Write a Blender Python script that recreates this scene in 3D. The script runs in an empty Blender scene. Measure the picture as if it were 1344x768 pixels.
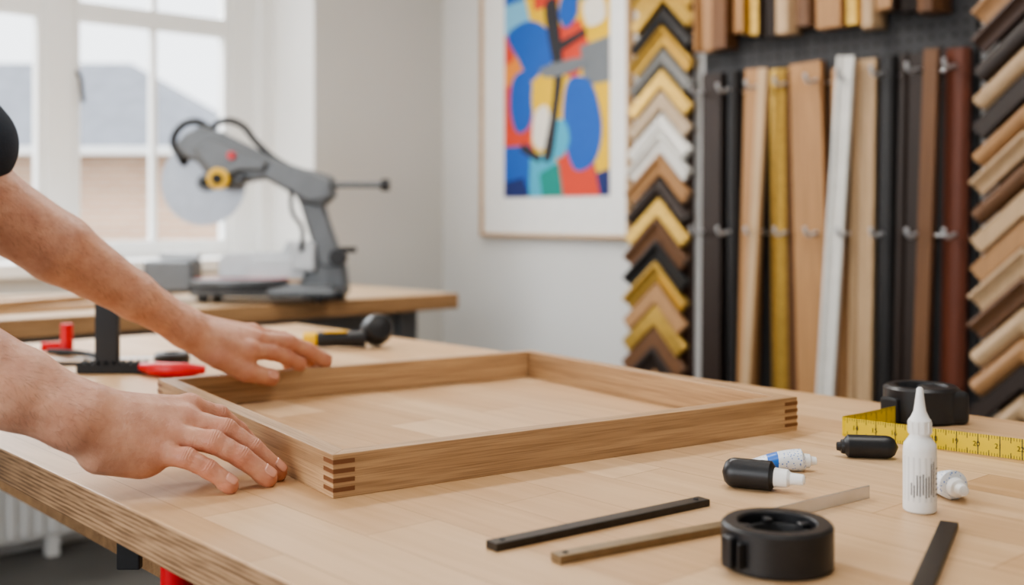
import bpy, bmesh, math, random
import numpy as np
from mathutils import Vector, Matrix
random.seed(7); np.random.seed(7)
sc = bpy.context.scene
PI = math.pi
ANG = -math.radians(41.84)      # heading of the photographer relative to the room axes
CC, SS = math.cos(-ANG), math.sin(-ANG)
CAMZ, TZ = 1.187, 0.900

def G(x, d, z=0.0):
    """metres to the right / ahead of the photographer -> room coordinates"""
    return Vector((CC*x+SS*d, -SS*x+CC*d, z))

# ------------------------------------------------------------------ materials
def new_mat(name):
    m = bpy.data.materials.new(name); m.use_nodes = True
    nt = m.node_tree; b = nt.nodes['Principled BSDF']
    return m, nt, b
def N(nt, t, **kw):
    n = nt.nodes.new(t)
    for k, v in kw.items():
        setattr(n, k, v)
    return n
def srgb(r, g, b):
    f = lambda c: (c/255/12.92) if c/255 <= .04045 else ((c/255+.055)/1.055)**2.4
    return (f(r), f(g), f(b), 1)
def M(name, col, rough=.5, metal=0, var=.06, scale=25, bump=0.0, coat=0, spec=.5, trans=0):
    m, nt, b = new_mat(name)
    tc = N(nt, 'ShaderNodeTexCoord'); no = N(nt, 'ShaderNodeTexNoise')
    no.inputs['Scale'].default_value = scale; no.inputs['Detail'].default_value = 5
    nt.links.new(tc.outputs['Object'], no.inputs['Vector'])
    r = N(nt, 'ShaderNodeValToRGB')
    r.color_ramp.elements[0].position = .3; r.color_ramp.elements[1].position = .7
    r.color_ramp.elements[0].color = tuple(max(0, c*(1-var)) for c in col[:3])+(1,)
    r.color_ramp.elements[1].color = tuple(min(1, c*(1+var)) for c in col[:3])+(1,)
    nt.links.new(no.outputs['Fac'], r.inputs['Fac'])
    nt.links.new(r.outputs['Color'], b.inputs['Base Color'])
    b.inputs['Roughness'].default_value = rough
    b.inputs['Metallic'].default_value = metal
    b.inputs['Specular IOR Level'].default_value = spec
    if coat: b.inputs['Coat Weight'].default_value = coat; b.inputs['Coat Roughness'].default_value = .15
    if bump:
        bp = N(nt, 'ShaderNodeBump'); bp.inputs['Strength'].default_value = bump; bp.inputs['Distance'].default_value = .002
        nt.links.new(no.outputs['Fac'], bp.inputs['Height']); nt.links.new(bp.outputs['Normal'], b.inputs['Normal'])
    return m
def wood(name, c1, c2, axis=0, rough=.5, fine=1.0, pore=.35, big=1.0):
    m, nt, b = new_mat(name)
    tc = N(nt, 'ShaderNodeTexCoord')
    def mp(lo, hi):
        q = N(nt, 'ShaderNodeMapping'); s = [hi, hi, hi]; s[axis] = lo
        q.inputs['Scale'].default_value = s; nt.links.new(tc.outputs['Object'], q.inputs['Vector']); return q
    a = mp(1.6*big, 26*big); n1 = N(nt, 'ShaderNodeTexNoise'); n1.inputs['Scale'].default_value = 1.5
    n1.inputs['Detail'].default_value = 6; n1.inputs['Distortion'].default_value = .9
    nt.links.new(a.outputs[0], n1.inputs['Vector'])
    r = N(nt, 'ShaderNodeValToRGB'); r.color_ramp.elements[0].position = .30; r.color_ramp.elements[1].position = .70
    r.color_ramp.elements[0].color = c1; r.color_ramp.elements[1].color = c2
    nt.links.new(n1.outputs['Fac'], r.inputs['Fac'])
    p = mp(10*fine, 620*fine); n2 = N(nt, 'ShaderNodeTexNoise'); n2.inputs['Scale'].default_value = 1.0; n2.inputs['Detail'].default_value = 3
    nt.links.new(p.outputs[0], n2.inputs['Vector'])
    r2 = N(nt, 'ShaderNodeValToRGB'); r2.color_ramp.elements[0].position = .36; r2.color_ramp.elements[1].position = .55
    r2.color_ramp.elements[0].color = (1-pore, 1-pore*1.1, 1-pore*1.2, 1); r2.color_ramp.elements[1].color = (1, 1, 1, 1)
    nt.links.new(n2.outputs['Fac'], r2.inputs['Fac'])
    mx = N(nt, 'ShaderNodeMix', data_type='RGBA', blend_type='MULTIPLY'); mx.inputs['Factor'].default_value = 1
    nt.links.new(r.outputs['Color'], mx.inputs['A']); nt.links.new(r2.outputs['Color'], mx.inputs['B'])
    nt.links.new(mx.outputs['Result'], b.inputs['Base Color'])
    b.inputs['Roughness'].default_value = rough
    bp = N(nt, 'ShaderNodeBump'); bp.inputs['Strength'].default_value = .15; bp.inputs['Distance'].default_value = .001
    nt.links.new(n2.outputs['Fac'], bp.inputs['Height']); nt.links.new(bp.outputs['Normal'], b.inputs['Normal'])
    return m

def table_mat():
    m, nt, b = new_mat('birch_block_top')
    tc = N(nt, 'ShaderNodeTexCoord')
    mp = N(nt, 'ShaderNodeMapping'); mp.inputs['Rotation'].default_value = (0, 0, PI/2)
    nt.links.new(tc.outputs['Object'], mp.inputs['Vector'])
    br = N(nt, 'ShaderNodeTexBrick'); br.offset = .37; br.offset_frequency = 2
    br.inputs['Scale'].default_value = 1; br.inputs['Brick Width'].default_value = .42
    br.inputs['Row Height'].default_value = .082; br.inputs['Mortar Size'].default_value = .0007
    br.inputs['Mortar Smooth'].default_value = .3
    br.inputs['Color1'].default_value = srgb(228, 196, 158); br.inputs['Color2'].default_value = srgb(204, 166, 124)
    br.inputs['Mortar'].default_value = srgb(176, 136, 96)
    nt.links.new(mp.outputs[0], br.inputs['Vector'])
    g = N(nt, 'ShaderNodeMapping'); g.inputs['Scale'].default_value = (60, 3.5, 1)
    nt.links.new(tc.outputs['Object'], g.inputs['Vector'])
    n1 = N(nt, 'ShaderNodeTexNoise'); n1.inputs['Scale'].default_value = 1; n1.inputs['Detail'].default_value = 9; n1.inputs['Distortion'].default_value = .7
    nt.links.new(g.outputs[0], n1.inputs['Vector'])
    r = N(nt, 'ShaderNodeValToRGB'); r.color_ramp.elements[0].position = .3; r.color_ramp.elements[1].position = .7
    r.color_ramp.elements[0].color = (.84, .79, .73, 1); r.color_ramp.elements[1].color = (1, 1, 1, 1)
    nt.links.new(n1.outputs['Fac'], r.inputs['Fac'])
    mx = N(nt, 'ShaderNodeMix', data_type='RGBA', blend_type='MULTIPLY'); mx.inputs['Factor'].default_value = 1
    nt.links.new(br.outputs['Color'], mx.inputs['A']); nt.links.new(r.outputs['Color'], mx.inputs['B'])
    nt.links.new(mx.outputs['Result'], b.inputs['Base Color'])
    b.inputs['Roughness'].default_value = .42
    return m
def ply_mat():
    m, nt, b = new_mat('plywood_edge')
    tc = N(nt, 'ShaderNodeTexCoord'); sp = N(nt, 'ShaderNodeSeparateXYZ'); nt.links.new(tc.outputs['Object'], sp.inputs[0])
    mu = N(nt, 'ShaderNodeMath', operation='MULTIPLY'); mu.inputs[1].default_value = 2*PI/.0047
    nt.links.new(sp.outputs['Z'], mu.inputs[0])
    si = N(nt, 'ShaderNodeMath', operation='SINE'); nt.links.new(mu.outputs[0], si.inputs[0])
    no = N(nt, 'ShaderNodeTexNoise'); no.inputs['Scale'].default_value = 1; no.inputs['Detail'].default_value = 4
    mp = N(nt, 'ShaderNodeMapping'); mp.inputs['Scale'].default_value = (18, 18, 260); nt.links.new(tc.outputs['Object'], mp.inputs[0]); nt.links.new(mp.outputs[0], no.inputs['Vector'])
    ad = N(nt, 'ShaderNodeMath', operation='MULTIPLY_ADD'); ad.inputs[1].default_value = .14; nt.links.new(si.outputs[0], ad.inputs[0]); nt.links.new(no.outputs['Fac'], ad.inputs[2])
    r = N(nt, 'ShaderNodeValToRGB'); r.color_ramp.elements[0].position = .3; r.color_ramp.elements[1].position = .7
    r.color_ramp.elements[0].color = srgb(122, 92, 64); r.color_ramp.elements[1].color = srgb(180, 144, 108)
    nt.links.new(ad.outputs[0], r.inputs['Fac']); nt.links.new(r.outputs['Color'], b.inputs['Base Color'])
    b.inputs['Roughness'].default_value = .6
    return m
def brick_mat():
    m, nt, b = new_mat('house_brick')
    tc = N(nt, 'ShaderNodeTexCoord'); mp = N(nt, 'ShaderNodeMapping'); mp.inputs['Rotation'].default_value = (PI/2, 0, 0)
    nt.links.new(tc.outputs['Object'], mp.inputs[0])
    br = N(nt, 'ShaderNodeTexBrick'); br.inputs['Scale'].default_value = 1; br.inputs['Brick Width'].default_value = .23; br.inputs['Row Height'].default_value = .08
    br.inputs['Mortar Size'].default_value = .01
    br.inputs['Color1'].default_value = srgb(214, 176, 148); br.inputs['Color2'].default_value = srgb(200, 160, 132); br.inputs['Mortar'].default_value = srgb(210, 196, 182)
    nt.links.new(mp.outputs[0], br.inputs['Vector']); nt.links.new(br.outputs['Color'], b.inputs['Base Color'])
    b.inputs['Roughness'].default_value = .9
    return m
def tape_mat():
    m, nt, b = new_mat('yellow_tape_blade')
    uv = N(nt, 'ShaderNodeUVMap'); uv.uv_map = 'UVMap'
    sp = N(nt, 'ShaderNodeSeparateXYZ'); nt.links.new(uv.outputs[0], sp.inputs[0])
    def ma(op, a, bb=None, c=None):
        n = N(nt, 'ShaderNodeMath', operation=op)
        for i, v in enumerate((a, bb, c)):
            if v is None: continue
            if isinstance(v, (int, float)): n.inputs[i].default_value = v
            else: nt.links.new(v, n.inputs[i])
        return n.outputs[0]
    U, V = sp.outputs['X'], sp.outputs['Y']
    edge = ma('MINIMUM', V, ma('SUBTRACT', 1, V))
    def ticks(p, w, ln):
        f = ma('LESS_THAN', ma('FRACT', ma('DIVIDE', U, p)), w/p)
        return ma('MULTIPLY', f, ma('LESS_THAN', edge, ln))
    t = ma('MAXIMUM', ma('MAXIMUM', ticks(.00318, .0007, .16), ticks(.0127, .001, .27)), ticks(.0254, .0012, .48))
    mx = N(nt, 'ShaderNodeMix', data_type='RGBA'); nt.links.new(t, mx.inputs['Factor'])
    mx.inputs['A'].default_value = srgb(226, 198, 30); mx.inputs['B'].default_value = (.02, .02, .02, 1)
    nt.links.new(mx.outputs['Result'], b.inputs['Base Color']); b.inputs['Roughness'].default_value = .4
    return m
def skin_mat():
    m, nt, b = new_mat('skin')
    tc = N(nt, 'ShaderNodeTexCoord')
    fl = N(nt, 'ShaderNodeAttribute'); fl.attribute_name = 'flush'
    ww = N(nt, 'ShaderNodeAttribute'); ww.attribute_name = 'wrw'
    ax = N(nt, 'ShaderNodeAttribute'); ax.attribute_name = 'wrax'
    n1 = N(nt, 'ShaderNodeTexNoise'); n1.inputs['Scale'].default_value = 32; n1.inputs['Detail'].default_value = 9; n1.inputs['Roughness'].default_value = .65
    nt.links.new(tc.outputs['Object'], n1.inputs['Vector'])
    r = N(nt, 'ShaderNodeValToRGB'); r.color_ramp.elements[0].position = .30; r.color_ramp.elements[1].position = .70
    r.color_ramp.elements[0].color = srgb(190, 134, 108); r.color_ramp.elements[1].color = srgb(217, 166, 138)
    nt.links.new(n1.outputs['Fac'], r.inputs['Fac'])
    mx = N(nt, 'ShaderNodeMix', data_type='RGBA'); nt.links.new(fl.outputs['Fac'], mx.inputs['Factor'])
    nt.links.new(r.outputs['Color'], mx.inputs['A']); mx.inputs['B'].default_value = srgb(198, 118, 96)
    nt.links.new(mx.outputs['Result'], b.inputs['Base Color'])
    b.inputs['Roughness'].default_value = .48
    b.inputs['Subsurface Weight'].default_value = .08; b.inputs['Subsurface Radius'].default_value = (.9, .35, .2); b.inputs['Subsurface Scale'].default_value = .005
    n2 = N(nt, 'ShaderNodeTexVoronoi'); n2.inputs['Scale'].default_value = 520; nt.links.new(tc.outputs['Object'], n2.inputs['Vector'])
    n3 = N(nt, 'ShaderNodeTexNoise'); n3.inputs['Scale'].default_value = 120; n3.inputs['Detail'].default_value = 5; nt.links.new(tc.outputs['Object'], n3.inputs['Vector'])
    mu = N(nt, 'ShaderNodeMath', operation='MULTIPLY'); mu.inputs[1].default_value = 2*PI/.0028; nt.links.new(ax.outputs['Fac'], mu.inputs[0])
    wob = N(nt, 'ShaderNodeTexNoise'); wob.inputs['Scale'].default_value = 170; nt.links.new(tc.outputs['Object'], wob.inputs['Vector'])
    wa = N(nt, 'ShaderNodeMath', operation='MULTIPLY_ADD'); wa.inputs[1].default_value = 6.0; nt.links.new(wob.outputs['Fac'], wa.inputs[0]); nt.links.new(mu.outputs[0], wa.inputs[2])
    si = N(nt, 'ShaderNodeMath', operation='SINE'); nt.links.new(wa.outputs[0], si.inputs[0])
    m2 = N(nt, 'ShaderNodeMath', operation='MULTIPLY'); nt.links.new(si.outputs[0], m2.inputs[0]); nt.links.new(ww.outputs['Fac'], m2.inputs[1])
    m3 = N(nt, 'ShaderNodeMath', operation='MULTIPLY_ADD'); m3.inputs[1].default_value = .35; nt.links.new(n2.outputs['Distance'], m3.inputs[0]); nt.links.new(m2.outputs[0], m3.inputs[2])
    m4 = N(nt, 'ShaderNodeMath', operation='MULTIPLY_ADD'); m4.inputs[1].default_value = 1.6; nt.links.new(n3.outputs['Fac'], m4.inputs[0]); nt.links.new(m3.outputs[0], m4.inputs[2])
    bp = N(nt, 'ShaderNodeBump'); bp.inputs['Strength'].default_value = .6; bp.inputs['Distance'].default_value = .0009
    nt.links.new(m4.outputs[0], bp.inputs['Height']); nt.links.new(bp.outputs['Normal'], b.inputs['Normal'])
    return m

m_table, m_ply, m_tape, m_skin, m_brick = table_mat(), ply_mat(), tape_mat(), skin_mat(), brick_mat()
m_oak = wood('oak', srgb(168, 134, 98), srgb(206, 170, 130), 0, .5, pore=.3)
m_walnut = M('walnut_key', srgb(122, 80, 52), .5)
m_bench_edge = wood('bench_wood', srgb(150, 114, 78), srgb(180, 142, 102), 0, .55)
m_bench_top = wood('bench_top_wood', srgb(198, 168, 134), srgb(220, 194, 160), 0, .5)
m_black = M('black_plastic', (.018, .018, .02, 1), .38, var=.1, bump=.03, scale=300)
m_blackm = M('black_matte', (.012, .012, .013, 1), .6)
m_darkbar = M('dark_steel', srgb(62, 56, 50), .42, .5, .12, 90)
m_bronze = M('bronze_bar', srgb(140, 122, 96), .38, .65, .1, 90)
m_steel = M('brushed_steel', (.6, .6, .6, 1), .3, .95)
m_zinc = M('zinc_wire', srgb(205, 207, 210), .35, .2)
m_greym = M('saw_casting_grey', srgb(108, 111, 114), .42, .3)
m_lgrey = M('cast_aluminium', srgb(190, 192, 194), .4, .4)
m_blade = M('saw_blade_steel', srgb(168, 173, 182), .38, .45)
m_red = M('red_plastic', srgb(205, 25, 35), .35)
m_yellow = M('yellow_plastic', srgb(240, 190, 20), .4)
m_white = M('white_plastic', srgb(240, 240, 238), .35, var=.02)
m_greyp = M('grey_print', srgb(95, 95, 98), .5)
m_navy = M('navy_cotton', srgb(44, 52, 64), .9, bump=.4, scale=400)
m_jean = M('denim', srgb(62, 76, 102), .9, bump=.4, scale=300)
m_hair = M('brown_hair', srgb(60, 42, 30), .6, bump=.8, scale=200)
m_armhair = M('arm_hair', srgb(110, 74, 52), .6)
m_nail = M('fingernail', srgb(214, 158, 136), .25, var=.02)
m_wall = M('wall_paint', srgb(222, 222, 220), .85, var=.01, scale=4, bump=.02)
m_wallwarm = M('wall_paint_warm', srgb(204, 201, 195), .85, var=.01, scale=4)
m_trim = M('window_paint', srgb(238, 238, 236), .45, var=.01)
m_floor = M('grey_floor', srgb(120, 118, 115), .6, var=.08, scale=6)
m_ceil = M('ceiling_paint', srgb(235, 235, 232), .9, var=.01)
m_slate = M('roof_slate', srgb(130, 133, 140), .8, var=.12, scale=5)
m_peg = M('pegboard', srgb(66, 66, 68), .6)
m_grass = M('yard_paving', srgb(150, 148, 142), .9)

# ------------------------------------------------------------------ mesh helpers
def link(o, parent=None):
    sc.collection.objects.link(o)
    if parent: o.parent = parent
    return o
def empty(name, loc=(0, 0, 0), rz=0, rot=None):
    e = bpy.data.objects.new(name, None); e.empty_display_size = .05
    e.location = loc; e.rotation_euler = rot if rot else (0, 0, rz)
    return link(e)
def mesh(name, v, f, mat, parent=None, loc=(0, 0, 0), rot=(0, 0, 0), smooth=None, bevel=0, mi=None, seg=2):
    me = bpy.data.meshes.new(name); me.from_pydata([tuple(map(float, p)) for p in v], [], f)
    mats = mat if isinstance(mat, (list, tuple)) else [mat]
    for q in mats: me.materials.append(q)
    if mi is not None: me.polygons.foreach_set('material_index', mi)
    bm = bmesh.new(); bm.from_mesh(me); bmesh.ops.recalc_face_normals(bm, faces=bm.faces); bm.to_mesh(me); bm.free()
    o = bpy.data.objects.new(name, me); o.location = loc; o.rotation_euler = rot
    if smooth is not None:
        me.polygons.foreach_set('use_smooth', [True]*len(me.polygons)); me.set_sharp_from_angle(angle=math.radians(smooth))
    if bevel:
        b = o.modifiers.new('bevel', 'BEVEL'); b.width = bevel; b.segments = seg; b.limit_method = 'ANGLE'; b.angle_limit = math.radians(30)
    return link(o, parent)
def box(name, size, loc, mat, parent=None, rot=(0, 0, 0), bevel=0, seg=2):
    a, b, c = size[0]/2, size[1]/2, size[2]/2
    v = [(-a, -b, -c), (a, -b, -c), (a, b, -c), (-a, b, -c), (-a, -b, c), (a, -b, c), (a, b, c), (-a, b, c)]
    f = [(0, 3, 2, 1), (4, 5, 6, 7), (0, 1, 5, 4), (1, 2, 6, 5), (2, 3, 7, 6), (3, 0, 4, 7)]
    return mesh(name, v, f, mat, parent, loc, rot, bevel=bevel, seg=seg)
def bx(name, x0, x1, y0, y1, z0, z1, mat, parent=None, bevel=0):
    return box(name, (x1-x0, y1-y0, z1-z0), ((x0+x1)/2, (y0+y1)/2, (z0+z1)/2), mat, parent, bevel=bevel)
def lathe(name, prof, mat, parent=None, loc=(0, 0, 0), rot=(0, 0, 0), seg=40, smooth=35, wob=None):
    v, f = [], []
    for r, z in prof:
        for i in range(seg):
            a = 2*PI*i/seg; v.append((r*math.cos(a), r*math.sin(a), z))
    n = len(prof)
    for k in range(n-1):
        for i in range(seg):
            j = (i+1) % seg; f.append((k*seg+i, k*seg+j, (k+1)*seg+j, (k+1)*seg+i))
    if prof[0] != prof[-1]:
        if prof[0][0] > 1e-6: f.append(tuple(range(seg))[::-1])
        if prof[-1][0] > 1e-6: f.append(tuple(range((n-1)*seg, n*seg)))
    o = mesh(name, v, f, mat, parent, loc, rot, smooth=smooth)
    return o
def cyl(name, r, h, loc, mat, parent=None, rot=(0, 0, 0), r2=None, bev=.0, seg=32):
    r2 = r if r2 is None else r2; b = bev if bev else min(r, h)*.08
    return lathe(name, [(r-b, -h/2), (r, -h/2+b), (r2, h/2-b), (r2-b, h/2)], mat, parent, loc, rot, seg)
def poly(name, pts, t, y, mat, parent=None, bevel=.004):
    """outline in local XZ, thickness t about y"""
    n = len(pts); v = [(p[0], y-t/2, p[1]) for p in pts]+[(p[0], y+t/2, p[1]) for p in pts]
    f = [tuple(range(n)), tuple(range(n, 2*n))[::-1]]+[(i, (i+1) % n, n+(i+1) % n, n+i) for i in range(n)]
    return mesh(name, v, f, mat, parent, bevel=bevel)
def tube(name, pts, r, mat, parent=None, radii=None, cyc=False):
    cu = bpy.data.curves.new(name, 'CURVE'); cu.dimensions = '3D'; cu.bevel_depth = r; cu.bevel_resolution = 4; cu.use_fill_caps = True; cu.resolution_u = 10
    s = cu.splines.new('BEZIER'); s.bezier_points.add(len(pts)-1); s.use_cyclic_u = cyc
    for i, p in enumerate(pts):
        b = s.bezier_points[i]; b.co = p; b.handle_left_type = b.handle_right_type = 'AUTO'
        if radii: b.radius = radii[i]
    cu.materials.append(mat)
    return link(bpy.data.objects.new(name, cu), parent)
def text(name, s, size, mat, parent, loc, rot, ext=.0001):
    cu = bpy.data.curves.new(name, 'FONT'); cu.body = s; cu.size = size; cu.extrude = ext; cu.align_x = 'CENTER'; cu.align_y = 'CENTER'
    cu.materials.append(mat); o = bpy.data.objects.new(name, cu); o.location = loc; o.rotation_euler = rot
    return link(o, parent)

# ------------------------------------------------------------------ room
XW, YW = 3.28, 4.15
bx('floor', -1.7, XW+.15, -1.8, YW+.3, -.08, 0, m_floor)
bx('ceiling', -1.7, XW+.15, -1.8, YW+.4, 2.8, 2.9, m_ceil)
bx('wall_right', XW, XW+.12, -1.8, YW+.12, 0, 2.8, m_wall)
bx('wall_front', -1.7, XW, -1.9, -1.8, 0, 2.8, m_wall)
# left wall with opening
wl = empty('wall_left')
bx('below', -1.7, -1.6, -1.8, YW, 0, .95, m_wall, wl); bx('above', -1.7, -1.6, -1.8, YW, 2.4, 2.8, m_wall, wl)
bx('near', -1.7, -1.6, -1.8, 0, .95, 2.4, m_wall, wl); bx('far', -1.7, -1.6, 2.4, YW, .95, 2.4, m_wall, wl)
w2 = empty('window_2')
for i, y in enumerate((.03, .8, 1.6, 2.37)): bx('stile_%d' % i, -1.68, -1.62, y-.03, y+.03, .95, 2.4, m_trim, w2)
for i, z in enumerate((.98, 1.68, 2.37)): bx('rail_%d' % i, -1.675, -1.625, 0, 2.4, z-.03, z+.03, m_trim, w2)
# back wall with splayed deep window opening
wb = empty('wall_back')
WX0, WX1, WZ0, WZ1 = -.4, 2.575, 1.0, 2.62
bx('left_of_window', -1.7, WX0, YW, YW+.4, 0, 2.8, m_wallwarm, wb)
bx('below_window', WX0, WX1, YW, YW+.4, 0, WZ0, m_wallwarm, wb)
bx('above_window', WX0, WX1, YW, YW+.4, WZ1, 2.8, m_wallwarm, wb)
v = [(WX1, YW, 0), (XW, YW, 0), (XW, YW+.4, 0), (WX1-.13, YW+.4, 0)]; v += [(a, b, 2.8) for a, b, c in v]
mesh('right_of_window', v, [(0, 1, 2, 3), (4, 5, 6, 7), (0, 1, 5, 4), (1, 2, 6, 5), (2, 3, 7, 6), (3, 0, 4, 7)], [m_wallwarm, m_trim], wb, mi=[0, 0, 0, 0, 0, 1])
bx('baseboard_back', -1.6, XW, YW-.018, YW, 0, .12, m_trim); bx('baseboard_right', XW-.018, XW, 2.7, YW-.018, 0, .12, m_trim)
w1 = empty('window_1')
fy0, fy1 = YW+.27, YW+.35
bx('sill', WX0, WX1-.05, YW-.03, YW+.36, WZ0-.03, WZ0+.02, m_trim, w1, .004)
for i, (a, b) in enumerate(((2.33, 2.50), (1.545, 1.65), (.70, .80), (-.4, -.3))):
    bx('stile_%d' % i, a, b, fy0, fy1, WZ0, WZ1, m_trim, w1, .004)
bx('casing', 2.44, 2.53, fy0-.05, fy1, WZ0, WZ1, m_trim, w1, .004)
for i, (x0, x1) in enumerate(((-.3, .70), (.80, 1.545), (1.65, 2.33))):
    bx('meeting_rail_%d' % i, x0, x1, fy0+.01, fy1-.01, 1.965, 2.04, m_trim, w1, .004)
    bx('bottom_rail_%d' % i, x0, x1, fy0+.01, fy1-.01, WZ0+.02, WZ0+.09, m_trim, w1, .004)
    bx('top_rail_%d' % i, x0, x1, fy0+.01, fy1-.01, WZ1-.06, WZ1, m_trim, w1, .004)
    xm = (x0+x1)/2
    bx('glazing_bar_%d' % i, xm-.012, xm+.012, fy0+.02, fy1-.02, WZ0+.09, WZ1-.06, m_trim, w1, .003)
    bx('side_stile_l_%d' % i, x0, x0+.03, fy0+.012, fy1-.012, WZ0+.09, WZ1-.06, m_trim, w1, .003)
    bx('side_stile_r_%d' % i, x1-.03, x1, fy0+.012, fy1-.012, WZ0+.09, WZ1-.06, m_trim, w1, .003)
tube('stay', [(1.66, fy0-.01, 1.76), (1.665, fy0-.03, 1.73), (1.67, fy0-.03, 1.68), (1.68, fy0-.02, 1.64)], .008, m_blackm, w1)
# radiator
rd = empty('radiator', (0, 0, 0))
bx('panel', .2, 1.62, 3.98, 4.04, .07, .62, m_trim, rd, .01)
for i in range(30):
    x = .24+i*.047; bx('rib_%d' % i, x-.013, x+.013, 3.962, 3.982, .09, .60, m_trim, rd, .006)
bx('foot_l', .4, .44, 3.99, 4.03, 0, .08, m_trim, rd); bx('foot_r', 1.4, 1.44, 3.99, 4.03, 0, .08, m_trim, rd)
bx('wall_bracket', .8, .9, 4.03, YW, .4, .5, m_trim, rd)
# outside house
hs = empty('neighbouring_house', G(-5.2, 13.0, 0), ANG)
bx('brick_walls', -4, 1.95, 0, 4, 0, 1.98, m_brick, hs)
v = [(-4.2, -.3, 1.95), (2.2, -.3, 1.95), (2.2, 4.3, 1.95), (-4.2, 4.3, 1.95), (-3.2, 2, 3.25), (.1, 2, 3.25)]
mesh('hip_roof', v, [(0, 1, 5, 4), (1, 2, 5), (2, 3, 4, 5), (3, 0, 4), (0, 1, 2, 3)], m_slate, hs)
bx('gutter', -4.25, 2.25, -.38, -.28, 1.9, 1.98, m_trim, hs)
bx('yard_ground', -12, 12, YW+.45, 30, -.1, -.02, m_grass)

# ------------------------------------------------------------------ main workbench
wbn = empty('workbench')
TX0, TX1, TY0, TY1 = .455, 1.582, -.25, 2.635
v = [(TX0, TY0, TZ-.042), (TX1, TY0, TZ-.042), (TX1, TY1, TZ-.042), (TX0, TY1, TZ-.042), (TX0, TY0, TZ), (TX1, TY0, TZ), (TX1, TY1, TZ), (TX0, TY1, TZ)]
mesh('top', v, [(0, 3, 2, 1), (4, 5, 6, 7), (0, 1, 5, 4), (1, 2, 6, 5), (2, 3, 7, 6), (3, 0, 4, 7)], [m_table, m_ply], wbn, mi=[1, 0, 1, 1, 1, 1], bevel=.0025)
for i, (x, y) in enumerate(((.62, 0), (1.42, 0), (.62, 2.4), (1.42, 2.4))): box('leg_%d' % i, (.09, .09, TZ-.042), (x, y, (TZ-.042)/2), m_bench_edge, wbn, bevel=.004)
bx('rail_near', .665, 1.375, -.03, .03, .70, TZ-.042, m_bench_edge, wbn); bx('rail_far', .665, 1.375, 2.37, 2.43, .70, TZ-.042, m_bench_edge, wbn)
bx('rail_side', 1.39, 1.44, .045, 2.355, .72, TZ-.042, m_bench_edge, wbn)
bx('rail_side_l', .60, .65, .045, 2.355, .74, TZ-.042, m_bench_edge, wbn)

# ------------------------------------------------------------------ second workbench
b2 = empty('saw_bench')
bx('top_board', -.3, 2.665, 3.30, 4.10, TZ-.055, TZ, [m_bench_top, ][0], b2, .004)
bx('edge_strip', -.3, 2.667, 3.28, 3.30, TZ-.057, TZ-.001, m_bench_edge, b2, .003)
for i, (x, y) in enumerate(((.0, 3.40), (2.5, 3.40), (.0, 3.92), (2.5, 3.92))): box('steel_leg_%d' % i, (.08, .06, TZ-.055), (x, y, (TZ-.055)/2), m_greym, b2, bevel=.003)
bx('steel_beam', .04, 2.46, 3.385, 3.415, .76, .84, m_greym, b2)
st = empty('timber_offcuts')
for i, (x, y, a, L, w, h, z) in enumerate(((1.25, 3.50, .1, .55, .09, .018, 0), (1.15, 3.66, -.15, .6, .11, .02, 0), (1.28, 3.56, .35, .5, .07, .018, .021), (1.2, 3.85, 0, .5, .12, .02, 0), (1.3, 3.72, -.3, .4, .05, .015, .0205), (2.28, 3.98, 0, .3, .06, .05, 0), (1.95, 4.0, .05, .25, .08, .06, 0), (1.62, 3.96, .2, .2, .05, .035, 0))):
    box('board_%d' % i, (L, w, h), (x, y, TZ+z+h/2), random.choice([m_bench_top, m_oak, m_bench_top]), st, rot=(0, 0, a), bevel=.002)
kn = empty('hold_down_knob', (1.78, 3.93, TZ))
cyl('stem', .012, .09, (0, 0, .045), m_steel, kn); cyl('knob', .035, .03, (0, 0, .1), m_black, kn); cyl('foot', .03, .02, (0, 0, .01), m_black, kn)
yb = empty('yellow_glue_pot', (2.09, 3.88, TZ)); lathe('pot', [(.03, 0), (.033, .004), (.033, .06), (.026, .07), (.026, .09), (.0, .092)], m_yellow, yb)

# ------------------------------------------------------------------ mitre saw
sw = empty('mitre_saw', G(-.883, 3.85, TZ), ANG)
K = .00262
def q(pts): return [((a-335)*K, (395-b)*K) for a, b in pts]
def qx(px, py, y=0): return ((px-335)*K, y, (395-py)*K)
bx('base_casting', -.20, .27, -.10, .14, .018, .055, m_greym, sw, .012)
for i, (x, y) in enumerate(((-.16, -.07), (.23, -.07), (-.16, .11), (.23, .11))): cyl('foot_%d' % i, .02, .018, (x, y, .009), m_black, sw)
cyl('turntable', .165, .022, (-.05, -.02, .066), m_greym, sw, seg=64); cyl('turntable_ring', .168, .008, (-.05, -.02, .056), m_blackm, sw, seg=64)
bx('mitre_lock_arm', .07, .30, -.16, -.10, .02, .05, m_greym, sw, .012)
cyl('mitre_lock_knob', .02, .04, (.31, -.13, .035), m_black, sw, rot=(0, PI/2, 0))
bx('kerf_plate', -.20, .12, -.035, -.02, .076, .079, m_red, sw)
bx('extension_wing', -.37, -.20, -.06, .07, .03, .14, m_greym, sw, .012)
bx('wing_fence', -.34, -.20, .03, .06, .14, .165, m_lgrey, sw, .005)
poly('fence_rear', [(-.14, .075), (.20, .075), (.20, .16), (.175, .205), (.10, .205), (.08, .165), (-.11, .165), (-.14, .14)], .03, .065, m_lgrey, sw)
poly('fence_front', [(-.02, .075), (.17, .075), (.17, .13), (.15, .145), (.0, .145), (-.02, .12)], .05, .01, m_lgrey, sw)
nt_ = 60; vb = []; R = .152
for s_ in (-.0013, .0013):
    for i in range(nt_*2):
        a = PI*i/nt_; r = R if i % 2 == 0 else R-.008
        vb.append((r*math.cos(a+(.03 if i % 2 == 0 else 0)), s_, r*math.sin(a+(.03 if i % 2 == 0 else 0))))
n = nt_*2
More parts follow.
